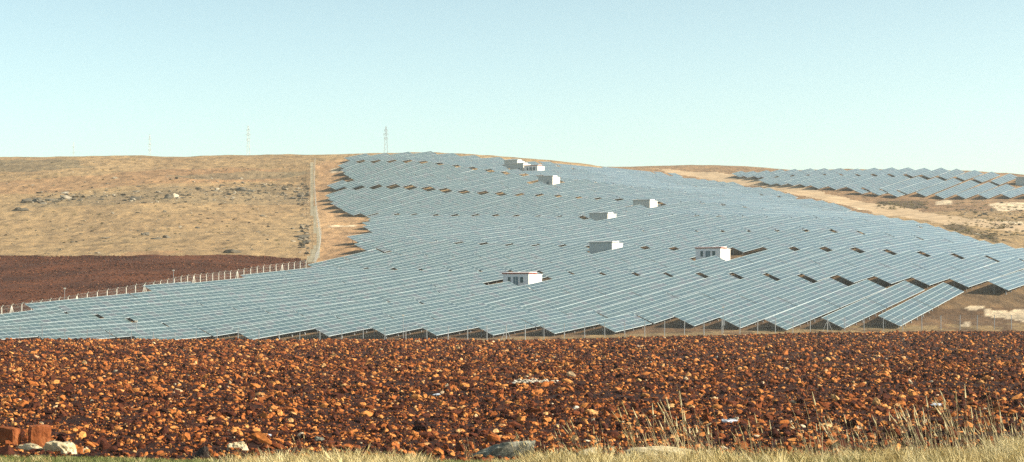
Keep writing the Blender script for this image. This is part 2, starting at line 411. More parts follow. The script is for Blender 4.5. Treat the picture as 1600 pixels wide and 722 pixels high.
for r, a, win, lab, p in kplace:
    z = min(gz1(*(p+RD*i+AD*j)) for i in (0, KL) for j in (0, KW))
    zt = max(gz1(*(p+RD*i+AD*j)) for i in (0, KL) for j in (0, KW))
    z = (z+zt)/2
    t = thing('kiosk', lab, 'kiosk', group='kiosks among the solar rows')
    # local x = south (along AD), y = east (along RD)
    t.matrix_world = M4((AD[0], AD[1], 0), (RD[0], RD[1], 0), (0, 0, 1), (p[0], p[1], z))
    b1 = 3.0
    wall = M_WALL if win else M_WALL2
    m = MB(); m.box((0, 0, -1.6), (KW, b1, KH-.32)); ob = obj('wall', m.mesh('wall', [wall, M_CREAM]), t)
    me = ob.data
    for pl in me.polygons:
        if pl.normal.x > .9: pl.material_index = 1
    m = MB(); m.box((.1, b1+.02, -1.6), (KW-.05, KL, KH-.45)); obj('annex', m.mesh('annex', M_CREAM), t)
    m = MB(); m.box((.05, b1+.0, KH-.448), (KW+.02, KL+.12, KH-.33)); obj('annex_roof', m.mesh('annex_roof', M_CREAM), t)
    m = MB(); m.hexa([(-.18,-.18,KH-.318),(KW+.18,-.18,KH-.318),(KW+.18,b1+.15,KH-.318),(-.18,b1+.15,KH-.318),(-.18,-.18,KH-.1),(KW+.18,-.18,KH-.1),(KW+.18,b1+.15,KH-.1),(-.18,b1+.15,KH-.1)])
    obj('fascia', m.mesh('fascia', M_FASC if win else M_WALL2), t)
    m = MB(); m.hexa([(-.15,-.15,KH-.098),(KW+.15,-.15,KH-.098),(KW+.15,b1+.12,KH-.098),(-.15,b1+.12,KH-.098),(-.1,-.1,KH-.06),(KW+.1,-.1,KH-.06),(KW+.1,b1+.08,KH+.10),(-.1,b1+.08,KH+.10)])
    obj('roof', m.mesh('roof', M_ROOF), t)
    if win:
        for x0, x1, z0, z1, nm, mm in ((1.1, 1.75, 1.05, 2.2, 'window', M_GLASS), (2.3, 3.4, .05, 2.25, 'door', M_DOOR), (3.85, 4.55, 1.05, 2.2, 'window', M_GLASS)):
            m = MB(); m.box((x0, -.05, z0), (x1, -.004, z1)); w = obj(nm, m.mesh(nm, mm), t)
            m = MB()
            for q in (((x0-.07,-.08,z0-.07),(x0,-.006,z1+.07)), ((x1,-.08,z0-.07),(x1+.07,-.006,z1+.07)), ((x0,-.08,z1),(x1,-.006,z1+.07)), ((x0,-.08,z0-.07),(x1,-.006,z0))): m.box(*q)
            if nm == 'door': m.box(((x0+x1)/2-.02, -.08, z0), ((x0+x1)/2+.02, -.052, z1))
            obj('frame', m.mesh('frame', M_WALL), w)
    else:
        m = MB()
        for i in range(1, 12): m.box((KW*i/12-.03, -.035, .1), (KW*i/12+.03, -.004, KH-.4))
        obj('siding_rib', m.mesh('siding_rib', M_WALL2), t)
        m = MB(); m.box((3.4, -.06, .0), (4.3, -.036, 1.0)); obj('vent', m.mesh('vent', M_DOOR), t)
    # south gable door
    m = MB(); m.box((KW+.004, .5, .1), (KW+.04, 2.4, 2.4)); obj('double_door', m.mesh('double_door', M_CREAM), t)

# ------------------------------------------------------------------ solar tables
FEN0 = np.array([-84.0, 284.0]); FENV = np.array([.30, .954])      # left fence line
MAIN = planpoly([(-120,541),(0,540),(300,540),(430,534),(500,531.5),(620,530),(740,528),(830,526.5),(900,525),(1000,521),(1100,515),(1170,517),(1237,519),(1340,514),(1445,512),(1530,474),(1600,466),(1720,458),
 (1720,428),(1600,402),(1560,391),(1440,357),(1390,349),(1320,330),(1250,312),(1180,299),(1150,292),(1080,281),(1040,275),(980,270),(900,265),(840,259),(650,247),(560,249),(522,254),
 (535,262),(541,280),(560,289),(520,293),(516,314),(530,332),(572,344),(590,351),(572,360),(590,375),(550,383),(560,396),(620,402),(510,417),(478,428),(340,452),(190,474),(0,506),(-120,528)])
RIGHT = planpoly([(1192,291),(1240,294),(1300,300),(1340,305),(1400,310),(1460,311),(1600,312),(1720,315),(1720,290),(1600,281),(1500,272),(1400,270),(1330,270),(1240,272),(1150,274),(1150,279),(1190,281)])
AISLE = [p_ for p_ in (109.5, 162.3, 212.4, 262.5, 318, 367, 410.5, 457, 509, 561, 612, 664, 716, 768, 820, 872, 924)]
AG = {162.3: (.1, .6), 212.4: (.1, .6), 262.5: (.3, 1.2), 318: (.3, 1.0), 367: (2.0, 1.8), 410.5: (.4, .4), 457: (2.4, 2.2), 509: (2.6, 1.2), 561: (2.2, 1.8), 612: (.8, 1.4), 664: (.5, .8)}
def agap(fi, j, a):
    if fi: return 1.2
    r = AISLE[j]; p = r*RD+a*AD; x = ximg(*p); lo, hi = AG.get(r, (.6, .6))
    return lo if x < 1080 else hi
units = []        # (field, row, block, r0, n)
for fi, poly in enumerate((MAIN, RIGHT)):
    P = np.array(poly); amin, amax = (P@AD).min(), (P@AD).max()
    for i in range(int(math.floor(amin/PITCH)), int(math.ceil(amax/PITCH))+1):
        a = i*PITCH+.9
        for j in range(len(AISLE)-1):
            r0, r1 = AISLE[j]+agap(fi, j, a)/2, AISLE[j+1]-agap(fi, j+1, a)/2
            nm = int((r1-r0-.35)//MOD)
            rc = r0+(np.arange(nm)+.5)*MOD
            Pm = rc[:, None]*RD+a*AD
            ok = inpoly(Pm[:, 0], Pm[:, 1], poly)
            for kr, ka, *_ in kplace:
                if ka-3.0 < a < ka+KW+3.0: ok &= ~((rc > kr-5.5) & (rc < kr+KL+2.0))
            # longest runs, in steps of two modules
            k = 0
            while k < nm:
                if ok[k]:
                    e = k
                    while e < nm and ok[e]: e += 1
                    if e-k >= 5: units.append((fi, i, j, r0+k*MOD, e-k))
                    k = e
                else: k += 1
def unit_vis(u):
    fi, i, j, r0, n = u
    p = (r0+n*MOD/2)*RD+(i*PITCH)*AD
    return p
GRP = ('solar tables of the main field', 'solar tables of the far right field')
rows_main = sorted({u[1] for u in units if u[0] == 0}, reverse=True)
rows_right = sorted({u[1] for u in units if u[0] == 1}, reverse=True)
units.sort(key=lambda u: unit_vis(u)[1])
inview = []
for u in units:
    fi, i, j, r0, n = u; a = i*PITCH+.9
    pa, pb = r0*RD+a*AD, (r0+n*MOD)*RD+a*AD
    xa, xb = ximg(*pa), ximg(*pb)
    if max(xa, xb) < -15 or min(xa, xb) > 1625: continue
    inview.append(u)
rows_main = sorted({u[1] for u in inview if u[0] == 0}, reverse=True)
rows_right = sorted({u[1] for u in inview if u[0] == 1}, reverse=True)
print('solar units', len(units), 'in view', len(inview))
blk = {}
def lab_for(u):
    fi, i, j, r0, n = u
    rows = rows_main if fi == 0 else rows_right
    row = rows.index(i)+1
    mates = sorted([q[3] for q in inview if q[0] == fi and q[1] == i])
    b = mates.index(r0)+1
    where = 'main field' if fi == 0 else 'far field'
    last = len(mates) == b
    side = 'from the right'
    if b == 1: pos = 'lowest downhill'
    elif last: pos = 'topmost uphill'
    else: pos = ordw(b)+' going uphill'
    ln = 'short' if n < 16 else 'long'
    return f'{ln} solar table, {where}, {ordw(row)} row {side}, {pos}'
def place_unit(u, near_):
    fi, i, j, r0, n = u
    a = i*PITCH+.9
    pa, pb = r0*RD+a*AD, (r0+n*MOD+.35)*RD+a*AD
    za, zb = gz1(*pa), gz1(*pb)
    pm = (pa+pb)/2; zm = gz1(*pm); lift = max(0, (zm-(za+zb)/2)*.66)-min(0, 0)
    if zm < (za+zb)/2: lift = (zm-(za+zb)/2)*.5
    za += lift+random.uniform(-.04, .04); zb += lift+random.uniform(-.04, .04)
    xa = Vector((pb[0]-pa[0], pb[1]-pa[1], zb-za)).normalized()
    ya = Vector((-AD[0], -AD[1], 0)); zx = xa.cross(ya).normalized(); ya = zx.cross(xa).normalized()
    t = thing('solar_table', lab_for(u), 'solar table', group=GRP[fi])
    t.matrix_world = M4(xa, ya, zx, (pa[0], pa[1], za))
    parts = [(0, n)] if n < 14 else [(0, n//2), (n//2*MOD+.35, n-n//2)]
    for x0, k in parts:
        obj('panel_array', array_mesh(k), t, (x0, 0, 0)); obj('support_frame', frame_mesh(k, not near_), t, (x0, 0, 0))
        if near_:
            x = 1.2
            while x < k*MOD:
                for bk in (0, 1): obj('leg', leg_mesh(bk), t, (x0+x, 0, 0))
                x += 3.3
NEAR_IDS = set()
lowest = {}
for u in inview:
    if u[0] == 0 and (u[1] not in lowest or u[3] < lowest[u[1]][3]): lowest[u[1]] = u
for u in lowest.values():
    if unit_vis(u)[1] < 380: NEAR_IDS.add(u)
things_ = inview[:300]
for u in things_: place_unit(u, u in NEAR_IDS)
rest = inview[300:]
if rest:
    me = bpy.data.meshes.new('distant_solar_tables'); vs = []; fs = []; mi = []; uv = []
    for u in rest:
        fi, i, j, r0, n = u; a = i*PITCH+.9
        pa, pb = r0*RD+a*AD, (r0+n*MOD+.35)*RD+a*AD; za, zb = gz1(*pa), gz1(*pb)
        xa = Vector((pb[0]-pa[0], pb[1]-pa[1], zb-za)).normalized(); ya = Vector((-AD[0], -AD[1], 0)); zx = xa.cross(ya).normalized(); ya = zx.cross(xa).normalized()
        Mx = M4(xa, ya, zx, (pa[0], pa[1], za))
        for src, mo in ((array_mesh(n), 0), (frame_mesh(n, True), 3)):
            b = len(vs); vs += [tuple(Mx@v.co) for v in src.vertices]
            for pl in src.polygons:
                fs.append(tuple(b+k for k in pl.vertices)); mi.append(pl.material_index+mo)
                for li in pl.loop_indices: uv.append(tuple(src.uv_layers[0].data[li].uv) if src.uv_layers else (0, 0))
    me.from_pydata(vs, [], fs)
    for m in (M_PANEL, M_ALU, M_BACK, M_STEEL): me.materials.append(m)
    me.polygons.foreach_set('material_index', mi); l = me.uv_layers.new(name='UVMap'); l.data.foreach_set('uv', np.array(uv, np.float32).ravel())
    tag(obj('distant_solar_tables', me), 'farthest solar tables running over the crest of the hill', 'solar tables', kind='stuff')

# ------------------------------------------------------------------ fences
M_WIRE = plain('fence_wire', (.33, .33, .30), .6)
def angled_post():
    m = MB(); m.hexa([(-.07,-.07,-.4),(.07,-.07,-.4),(.07,.07,-.4),(-.07,.07,-.4),(-.06,-.06,1.85),(.06,-.06,1.85),(.06,.06,1.85),(-.06,.06,1.85)])
    m.hexa([(-.06,-.06,1.851),(.06,-.06,1.851),(.06,.06,1.851),(-.06,.06,1.851),(-.34,-.05,2.18),(-.25,-.05,2.23),(-.25,.05,2.23),(-.34,.05,2.18)])
    return m.mesh('post', M_CONC)
def steel_post():
    m = MB(); m.box((-.045, -.045, -.3), (.045, .045, 2.3)); m.box((-.06, -.06, 2.302), (.06, .06, 2.34)); return m.mesh('post', M_STEEL)
def brace_mesh(material, w=.06):
    m = MB(); m.bar((.95, 0, -.2), (.07, 0, 1.75), w, sides=4); m.bar((-.95, 0, -.2), (-.07, 0, 1.75), w, sides=4); return m.mesh('brace', material)
def fence(name, label, pts, post, spacing, rot_extra, brace_every, bmesh_, wires, height, wire_r, maxp=100):
    t = thing(name, label, 'fence', (pts[0][0], pts[0][1], gz1(*pts[0])))
    o0 = Vector(t.location); seg = []
    for a, b in zip(pts[:-1], pts[1:]):
        a = np.array(a, float); b = np.array(b, float); l = np.linalg.norm(b-a); n = max(1, int(round(l/spacing)))
        for k in range(n): seg.append((a+(b-a)*k/n, (b-a)/l))
    seg.append((np.array(pts[-1], float), seg[-1][1]))
    m = MB(); prev = None
    for k, (p, d) in enumerate(seg):
        z = gz1(*p); lc = Vector((p[0], p[1], z))-o0; ang = math.atan2(d[1], d[0])
        if k < maxp:
            q = obj('post', post, t, lc); q.rotation_euler = (random.uniform(-.02, .02), random.uniform(-.02, .02), ang+rot_extra+random.uniform(-.05, .05))
            if brace_every and k % brace_every == brace_every//2:
                q = obj('brace', bmesh_, t, lc); q.rotation_euler = (0, 0, ang)
        if prev is not None:
            for h in wires: m.bar(prev+Vector((0, 0, h)), lc+Vector((0, 0, h)), wire_r, sides=3)
            # diagonal chain-link strands
            dv = lc-prev; n = 9
            for s in range(n):
                f0 = s/n; f1 = min(1, (s+2.2)/n)
                m.bar(prev+dv*f0+Vector((0, 0, .05)), prev+dv*f1+Vector((0, 0, height)), wire_r*.45, sides=3)
                m.bar(prev+dv*f0+Vector((0, 0, height)), prev+dv*f1+Vector((0, 0, .05)), wire_r*.45, sides=3)
        prev = lc
    obj('wire_mesh', m.mesh('wire_mesh', M_WIRE), t)
    return t
apost, spost = angled_post(), steel_post()
fp = [FEN0+FENV*s for s in (-12, 30, 70, 108, 121)]
e0 = inv(481, 420)
fence('concrete_post_fence', 'white concrete post fence with bent tops between solar rows and red field', [inv(-30, 505), inv(120, 479), inv(240, 457), inv(360, 438), inv(478, 421)], apost, 3.0, math.pi/2, 7, brace_mesh(M_CONC), (.3, .9, 1.5, 2.0), 2.0, .012)
fence('roadside_fence', 'white post fence running up the hill beside the grey service road', [inv(492, 413), inv(499, 395), inv(501, 378), inv(497, 352), inv(493, 320), inv(491, 290), inv(492, 256)], apost, 4.2, math.pi/2, 0, None, (.5, 1.2, 2.0), 2.0, .02)
fence('steel_post_fence', 'thin grey steel post fence along the far edge of the ploughed field', [((x-CX)/F*d, d) for x, d in ((-40, 246), (240, 250), (500, 258), (700, 264), (850, 271), (1100, 277), (1320, 284), (1500, 287), (1660, 289))], spost, 3.1, 0, 17, brace_mesh(M_STEEL, .035), (.4, 1.1, 1.8, 2.25), 2.2, .007)

# slim poles
def pole(px, base, h, label, box=False):
    p = inv(px, base, 262 if base > 500 else None); t = thing('slim_pole', label, 'pole', (p[0], p[1], gz1(*p)), 'slim poles by the fences')
    m = MB(); m.bar((0, 0, -.3), (0, 0, h), .05, .035, 6); obj('mast', m.mesh('mast', M_STEEL), t)
    m = MB(); m.box((-.18, -.08, h-.25), (.18, .08, h-.05)); obj('camera_head', m.mesh('camera_head', M_CONC), t)
    if box:
        m = MB(); m.box((-.25, -.32, 1.1), (.25, -.056, 2.0)); obj('junction_box', m.mesh('junction_box', M_STEEL), t)
pole(101, 482, 3.6, 'slim grey pole behind the leftmost stretch of concrete fence')
pole(271, 450, 3.5, 'slim grey pole behind the middle of the concrete fence')
pole(213, 534, 3.2, 'slim pole at the bottom left of the solar rows')
pole(630, 533, 4.0, 'slim pole among the steel fence posts left of the picture centre')
pole(1130, 520, 4.1, 'slim pole with a grey junction box beside the steel fence', True)

# ------------------------------------------------------------------ pylons beyond the crest
M_PYL = plain('pylon_steel', (.42, .45, .45), .6)
def pylon(px, ytop, d, label, w=5.0, material=M_PYL):
    X = (px-CX)/F*d; z0 = gz1(X, d); top = EYE+(Y0-ytop)/F*d; h = top-z0
    t = thing('lattice_pylon', label, 'pylon', (X, d, z0-.5), 'lattice pylons on the horizon')
    m = MB(); n = 11; lev = [(h*k/n, w*.5*(1-k/n)**1.1+.35) for k in range(n+1)]
    for (za, wa), (zb, wb) in zip(lev[:-1], lev[1:]):
        c = [(sx*wa, sy*wa, za) for sx, sy in ((-1,-1),(1,-1),(1,1),(-1,1))]; e = [(sx*wb, sy*wb, zb) for sx, sy in ((-1,-1),(1,-1),(1,1),(-1,1))]
        for k in range(4):
            m.bar(c[k], e[k], .10, sides=4); m.bar(c[k], e[(k+1) % 4], .045, sides=3); m.bar(c[(k+1) % 4], e[k], .045, sides=3)
    obj('tower', m.mesh('tower', material), t)
    for zz, l in ((h*.94, 1.1), (h*.87, 1.5), (h*.80, 1.2)):
        m = MB()
        for s in (-1, 1): m.bar((0, 0, zz), (s*l, 0, zz-.2), .12, sides=4); m.bar((0, 0, zz-1.3), (s*l, 0, zz-.2), .1, sides=4); m.bar((s*l, 0, zz-.2), (s*l, 0, zz-1.6), .09, sides=4)
        obj('crossarm', m.mesh('crossarm', material), t)
pylon(603, 196, 1150, 'tall lattice pylon rising behind the solar rows at the hilltop', 3.8)
M_PYLHAZE = plain('hazed_pylon_steel', (.62, .68, .64), .6)  # paler pylon steel, distance haze painted into its colour
pylon(388, 195, 1250, 'lattice pylon standing above the tan hill crest left of the service road', 3.4, M_PYLHAZE)
pylon(234, 209, 1700, 'faint lattice pylon between two others above the tan hill', 3.4, M_PYLHAZE)
pylon(115, 221, 2100, 'faintest and leftmost lattice pylon on the horizon', 3.4, M_PYLHAZE)

# ------------------------------------------------------------------ scattering
def scatter(name, P, Sc, Rt, templates, label, cat='stuff'):
    c = bpy.data.collections.new(name+'_templates')
    for o in templates: c.objects.link(o)
    me = bpy.data.meshes.new(name); me.vertices.add(len(P)); me.vertices.foreach_set('co', np.asarray(P, np.float32).ravel())
    a = me.attributes.new('scl', 'FLOAT_VECTOR', 'POINT'); a.data.foreach_set('vector', np.asarray(Sc, np.float32).ravel())
    a = me.attributes.new('rt', 'FLOAT_VECTOR', 'POINT'); a.data.foreach_set('vector', np.asarray(Rt, np.float32).ravel())
    a = me.attributes.new('ix', 'INT', 'POINT'); a.data.foreach_set('value', RNG.integers(0, len(templates), len(P)).astype(np.int32))
    o = obj(name, me); o['kind'] = 'stuff'; o['label'] = label; o['category'] = cat
    ng = bpy.data.node_groups.new(name+'_nodes', 'GeometryNodeTree')
    ng.interface.new_socket('Geometry', in_out='INPUT', socket_type='NodeSocketGeometry'); ng.interface.new_socket('Geometry', in_out='OUTPUT', socket_type='NodeSocketGeometry')
    N = ng.nodes; gi = N.new('NodeGroupInput'); go = N.new('NodeGroupOutput'); ip = N.new('GeometryNodeInstanceOnPoints'); ci = N.new('GeometryNodeCollectionInfo')
    ci.inputs['Collection'].default_value = c; ci.inputs['Separate Children'].default_value = True; ci.inputs['Reset Children'].default_value = True
    ip.inputs['Pick Instance'].default_value = True
    def na(nm, ty):
        x = N.new('GeometryNodeInputNamedAttribute'); x.data_type = ty; x.inputs['Name'].default_value = nm; return [s for s in x.outputs if s.enabled and s.name == 'Attribute'][0]
    Lk = ng.links.new
    Lk(gi.outputs[0], ip.inputs['Points']); Lk(ci.outputs[0], ip.inputs['Instance']); Lk(na('scl', 'FLOAT_VECTOR'), ip.inputs['Scale']); Lk(na('rt', 'FLOAT_VECTOR'), ip.inputs['Rotation']); Lk(na('ix', 'INT'), ip.inputs['Instance Index'])
    Lk(ip.outputs[0], go.inputs[0])
    md = o.modifiers.new('scatter', 'NODES'); md.node_group = ng
    return o
def blob(name, seed, sub, amp, material, flat=.75, cuts=5, freq=1.3, smooth=False):
    bm = bmesh.new(); bmesh.ops.create_icosphere(bm, subdivisions=sub, radius=1.0); rnd = random.Random(seed)
    pl = [(Vector((rnd.gauss(0, 1), rnd.gauss(0, 1), rnd.gauss(0, .7))).normalized(), rnd.uniform(.5, .85)) for _ in range(cuts)]
    off = Vector((seed*3.1, seed*1.7, seed*.9))
    for v in bm.verts:
        c = v.co.copy(); c *= 1+amp*(noise.noise(c*freq+off)+.5*noise.noise(c*freq*2.7+off))
        for nrm, dd in pl:
            e = c.dot(nrm)-dd
            if e > 0: c -= nrm*e*.93
        c.z *= flat; v.co = c
    me = bpy.data.meshes.new(name); bm.to_mesh(me); bm.free(); me.materials.append(material)
    me.polygons.foreach_set('use_smooth', [smooth]*len(me.polygons)); return me
def inst_mat(name, stops, rough=.95, nscale=3.0):
    m, nt, b = mat(name, rough); oi = nt.nodes.new('ShaderNodeObjectInfo').outputs['Random']; tc = nt.nodes.new('ShaderNodeTexCoord').outputs['Object']
    c = ramp(nt, oi, stops); nn = ramp(nt, tex(nt, tc, nscale, 5, .75), [(.32, (.42, .40, .38)), (.5, (.95, .95, .95)), (.68, (1.45, 1.42, 1.38))])
    nt.links.new(mixc(nt, 1, c, nn, 'MULTIPLY'), b.inputs['Base Color']); return m
M_CLOD = inst_mat('soil_clod', [(0, (.026, .007, .004)), (.4, (.075, .020, .008)), (.58, (.18, .047, .012)), (.80, (.40, .125, .028)), (.97, (.62, .26, .07)), (.995, (.60, .36, .15)), (1, (.64, .52, .36))])
clods = [bpy.data.objects.new('clod', blob('clod', s, 2, .75, M_CLOD, .68, 11, 2.1)) for s in range(9)]
def field_points(n, d0, d1, tmax=.315):
    # uniform in area of the visible wedge
    d = np.sqrt(RNG.random(n)*(d1*d1-d0*d0)+d0*d0); t = RNG.uniform(-1, 1, n); X = t*(.30*d+9)
    ok = d < lip(X, d)-.3; return X[ok], d[ok]
Ps, Ss = [], []
for n, d0, d1, smin, smed, smax in ((150000, 41, 85, .018, .030, .22), (165000, 85, 150, .026, .039, .25), (175000, 150, 296, .040, .058, .26)):
    X, Y = field_points(n, d0, d1)
    dens = .5*fbm(X*.16, Y*.16, 3)+.5*fbm(X*.05, Y*.45, 3); keep = RNG.random(len(X)) < np.clip(.66+2.6*(dens-.45), .26, 1)*np.interp(X/Y, [-.25, .05, .3], [1.08, 1, .8]); X, Y = X[keep], Y[keep]
    s = np.clip(smed*np.exp(RNG.normal(0, .68, len(X))), smin, smax)
    Ps.append(np.stack([X, Y, gz(X, Y)+s*.25], -1)); Ss.append(s)
P = np.concatenate(Ps); s = np.concatenate(Ss); k = len(s)
Sc = np.stack([s*RNG.uniform(.8, 2.1, k), s*RNG.uniform(.8, 1.4, k), s*RNG.uniform(.7, 1.5, k)], -1)
Rt = np.stack([RNG.normal(0, .35, k), RNG.normal(0, .35, k), RNG.uniform(0, 6.28, k)], -1)
scatter('clods', P, Sc, Rt, clods, 'broken red brown clods of soil covering the ploughed field', 'clods')

q = np.array(REDF); X = RNG.uniform(q[:, 0].min(), q[:, 0].max(), 90000); Y = RNG.uniform(q[:, 1].min(), q[:, 1].max(), 90000)
kp = inpoly(X, Y, REDF) & (np.abs(X/Y) < .30); X, Y = X[kp], Y[kp]; dn = fbm(X*.05, Y*.12, 3); kp = RNG.random(len(X)) < np.clip((dn-.33)*4, .15, 1); X, Y = X[kp], Y[kp]; k = len(X)
s = np.clip(.085*np.exp(RNG.normal(0, .45, k)), .04, .24)
M_DCLOD = inst_mat('far_soil_clod', [(0, (.03, .009, .005)), (.6, (.075, .024, .010)), (.93, (.15, .052, .022)), (1, (.30, .14, .07))])
fcl = [bpy.data.objects.new('far_clod', blob('far_clod', 30+q, 1, .6, M_DCLOD, .7, 4)) for q in range(4)]
scatter('red_field_clods', np.stack([X, Y, gz(X, Y)+s*.2], -1), np.stack([s*1.4, s*1.2, s], -1), np.stack([RNG.normal(0, .3, k), RNG.normal(0, .3, k), RNG.uniform(0, 6.28, k)], -1), fcl, 'clods of dark soil on the red strip behind the left fence', 'clods')

# stones on the left hill
M_HROCK = inst_mat('hill_rock', [(0, (.05, .045, .035)), (.4, (.14, .12, .085)), (.8, (.25, .21, .15)), (1, (.42, .36, .26))])
hr = [bpy.data.objects.new('hill_rock', blob('hill_rock', 40+s_, 2, .5, M_HROCK, .55, 5)) for s_ in range(5)]
X, Y = [], []
P = []; s = []
def addrocks(n, xr, yr, smed, sd=.5):
    for _ in range(n):
        px, py = random.uniform(*xr), random.gauss((yr[0]+yr[1])/2, (yr[1]-yr[0])/3.2)
        if py > 398 or py < 247: continue
        q = inv(px, py)
        if inpoly(np.array([q[0]]), np.array([q[1]]), ROADP)[0]: continue
        sc = .75*smed*math.exp(random.gauss(0, sd)); P.append((q[0], q[1], gz1(*q)+sc*.1)); s.append(sc)
addrocks(420, (60, 475), (296, 318), .42); addrocks(160, (330, 475), (285, 305), .55); addrocks(260, (0, 470), (320, 395), .30); addrocks(140, (0, 470), (250, 300), .35)
addrocks(90, (466, 482), (290, 330), .5, .4); addrocks(60, (470, 484), (350, 392), .7, .4); addrocks(120, (1500, 1600), (318, 350), .4); addrocks(60, (1520, 1600), (335, 370), .35); addrocks(50, (40, 130), (310, 318), .6)
s = np.array(s); k = len(s)
scatter('hill_stones', P, np.stack([s*RNG.uniform(.8, 2.2, k), s*RNG.uniform(.7, 1.3, k), s*RNG.uniform(.5, 1, k)], -1), np.stack([RNG.normal(0, .2, k), RNG.normal(0, .2, k), RNG.uniform(0, 6.28, k)], -1), hr, 'loose grey stones strewn over the tan hillside', 'stones')
# low dry shrubs on the hillside and in the ditch
M_SCRUB = inst_mat('dry_scrub', [(0, (.10, .085, .04)), (.5, (.20, .16, .075)), (1, (.34, .27, .13))])
def tuft_mesh(name, seed, n, h, spread, material, lean=.25, w=.012, curve=.3):
    rnd = random.Random(seed); vs = []; fs = []
    for _ in range(n):
        a = rnd.uniform(0, 6.28); r = rnd.random()**.7*spread; x, y = r*math.cos(a), r*math.sin(a); hh = h*rnd.uniform(.3, 1.35)
        lx, ly = rnd.gauss(-lean*.4, lean)*hh, rnd.gauss(0, lean)*hh; ww = w*rnd.uniform(.7, 1.3); ang = rnd.uniform(0, 3.14); dx, dy = math.cos(ang)*ww, math.sin(ang)*ww
        b = len(vs)
        for f, wf in ((0, 1), (.45, .8), (.8, .5)):
            cx_, cy_, cz_ = x+lx*f**(1+curve), y+ly*f**(1+curve), hh*f; vs.append((cx_-dx*wf, cy_-dy*wf, cz_)); vs.append((cx_+dx*wf, cy_+dy*wf, cz_))
        vs.append((x+lx, y+ly, hh*.97))
        fs += [(b, b+1, b+3, b+2), (b+2, b+3, b+5, b+4), (b+4, b+5, b+6)]
    me = bpy.data.meshes.new(name); me.from_pydata(vs, [], fs); me.materials.append(material); return me
sc_t = [bpy.data.objects.new('scrub', tuft_mesh('scrub', 70+q, 60, 1, .8, M_SCRUB, .5, .05)) for q in range(3)]
P = []; s = []
def addscrub(n, xr, yr, sm):
    for _ in range(n):
        q = inv(random.uniform(*xr), random.uniform(*yr)); sc = sm*math.exp(random.gauss(0, .4)); P.append((q[0], q[1], gz1(*q)-.05)); s.append(sc)
addscrub(420, (0, 478), (252, 396), .22); addscrub(90, (1475, 1560), (352, 378), .3); addscrub(120, (1370, 1450), (314, 328), .35); addscrub(250, (1480, 1600), (318, 372), .3)
s = np.array(s); k = len(s)
scatter('hill_scrub', P, np.stack([s*1.3, s*1.3, s], -1), np.stack([np.zeros(k), np.zeros(k), RNG.uniform(0, 6.28, k)], -1), sc_t, 'low dry scrub scattered over the hillside', 'scrub')

# larger ledges on the hill, each a thing
M_LEDGE = plain('ledge_rock', (.13, .11, .08), .95, 0, .4, 1.0)
for q, (px, py, w_, h_, lab) in enumerate((
    (32, 329, 5.5, .9, 'low dark rock ledge at the left end of the stony band on the hill'),
    (42, 317, 4.0, 1.2, 'tilted dark rock slab just above the lowest ledge on the left hill'),
    (58, 315, 4.5, 1.1, 'flat grey rock slab right of the tilted slab on the left hill'),
    (262, 310, 3.6, 1.2, 'dark boulder with pale top at the middle of the left hill'),
    (273, 308, 2.6, 1.1, 'pale tan boulder beside the dark one on the left hill'),
    (212, 312, 4.2, .9, 'long low dark ledge left of the paired boulders on the hill'),
    (378, 297, 4.0, 1.1, 'grey ledge at the right upper end of the stony band'),
    (365, 398, 4.5, 1.0, 'dark heap of rock at the edge of the red field near the fence'),
    (227, 367, 2.8, .8, 'small grey outcrop alone low on the tan hill'),
    (260, 372, 2.4, .7, 'small dark outcrop right of the lone grey one low on the hill'))):
    p = inv(px, py); o = obj('rock_ledge', blob('rock_ledge', 90+q, 3, .5, plain('ledge_pale', (.5, .42, .3), .95, 0, .3, 1) if 'pale tan' in lab else M_LEDGE, 1, 6), None, (p[0], p[1], gz1(*p)+h_*.15))
    o.scale = (w_/2, w_*.35, h_); o.rotation_euler = (0, random.uniform(-.1, .1), random.uniform(-.3, .3)); tag(o, lab, 'rock', 'rock ledges on the left hill')

# ------------------------------------------------------------------ foreground stones and blocks
def stone_mat(name, c1, c2, c3, sc=2.5):
    m, nt, b = mat(name, .9); tc = nt.nodes.new('ShaderNodeTexCoord').outputs['Object']
    nt.links.new(ramp(nt, tex(nt, tc, sc, 8, .7), [(.32, c1), (.5, c2), (.68, c3)]), b.inputs['Base Color']); bump(nt, b, tex(nt, tc, sc*4, 6, .7), .03); return m
M_PALE = stone_mat('pale_limestone', (.34, .25, .12), (.58, .47, .28), (.68, .60, .42))
M_GREY = stone_mat('grey_lichen_stone', (.04, .045, .04), (.20, .20, .15), (.55, .50, .38))
M_DARKR = stone_mat('dark_basalt', (.02, .015, .015), (.04, .03, .025), (.08, .05, .04))
M_CLAY = stone_mat('red_clay_block', (.12, .03, .01), (.27, .078, .022), (.38, .14, .05), 1.6)
def fstone(name, px, py, w, h, material, label, seed, flat=1.0, depth=.7, cat='stone', rot=None, cuts=6, tilt=0):
    p = near(px, min(py, 716)); d = p[1]; W, H = w/F*d, h/F*d
    o = obj(name, blob(name, seed, 4, .42, material, 1, cuts, 1.4, False), None, (p[0], p[1]+W*.1, gz1(*p)+H*.10))
    o.scale = (W*.55, W*.55*depth, H*.62); o.rotation_euler = (0, tilt, rot if rot is not None else random.uniform(-.5, .5)); return tag(o, label, cat)
fstone('stone', 46, 705, 46, 15, M_PALE, 'flat pale stone lying in front of the red clay block', 201)
fstone('stone', 98, 708, 58, 26, M_PALE, 'large pale cream stone right of the red clay block', 202, tilt=.15)
fstone('stone', 134, 706, 15, 12, M_PALE, 'small round pale stone right of the large cream stone by the clay block', 203)
fstone('stone', 8, 716, 34, 14, M_PALE, 'pale stone in the grass at the bottom left corner', 204)
fstone('stone', 373, 706, 36, 26, M_PALE, 'pale yellowish boulder at the field edge left of the picture centre', 205)
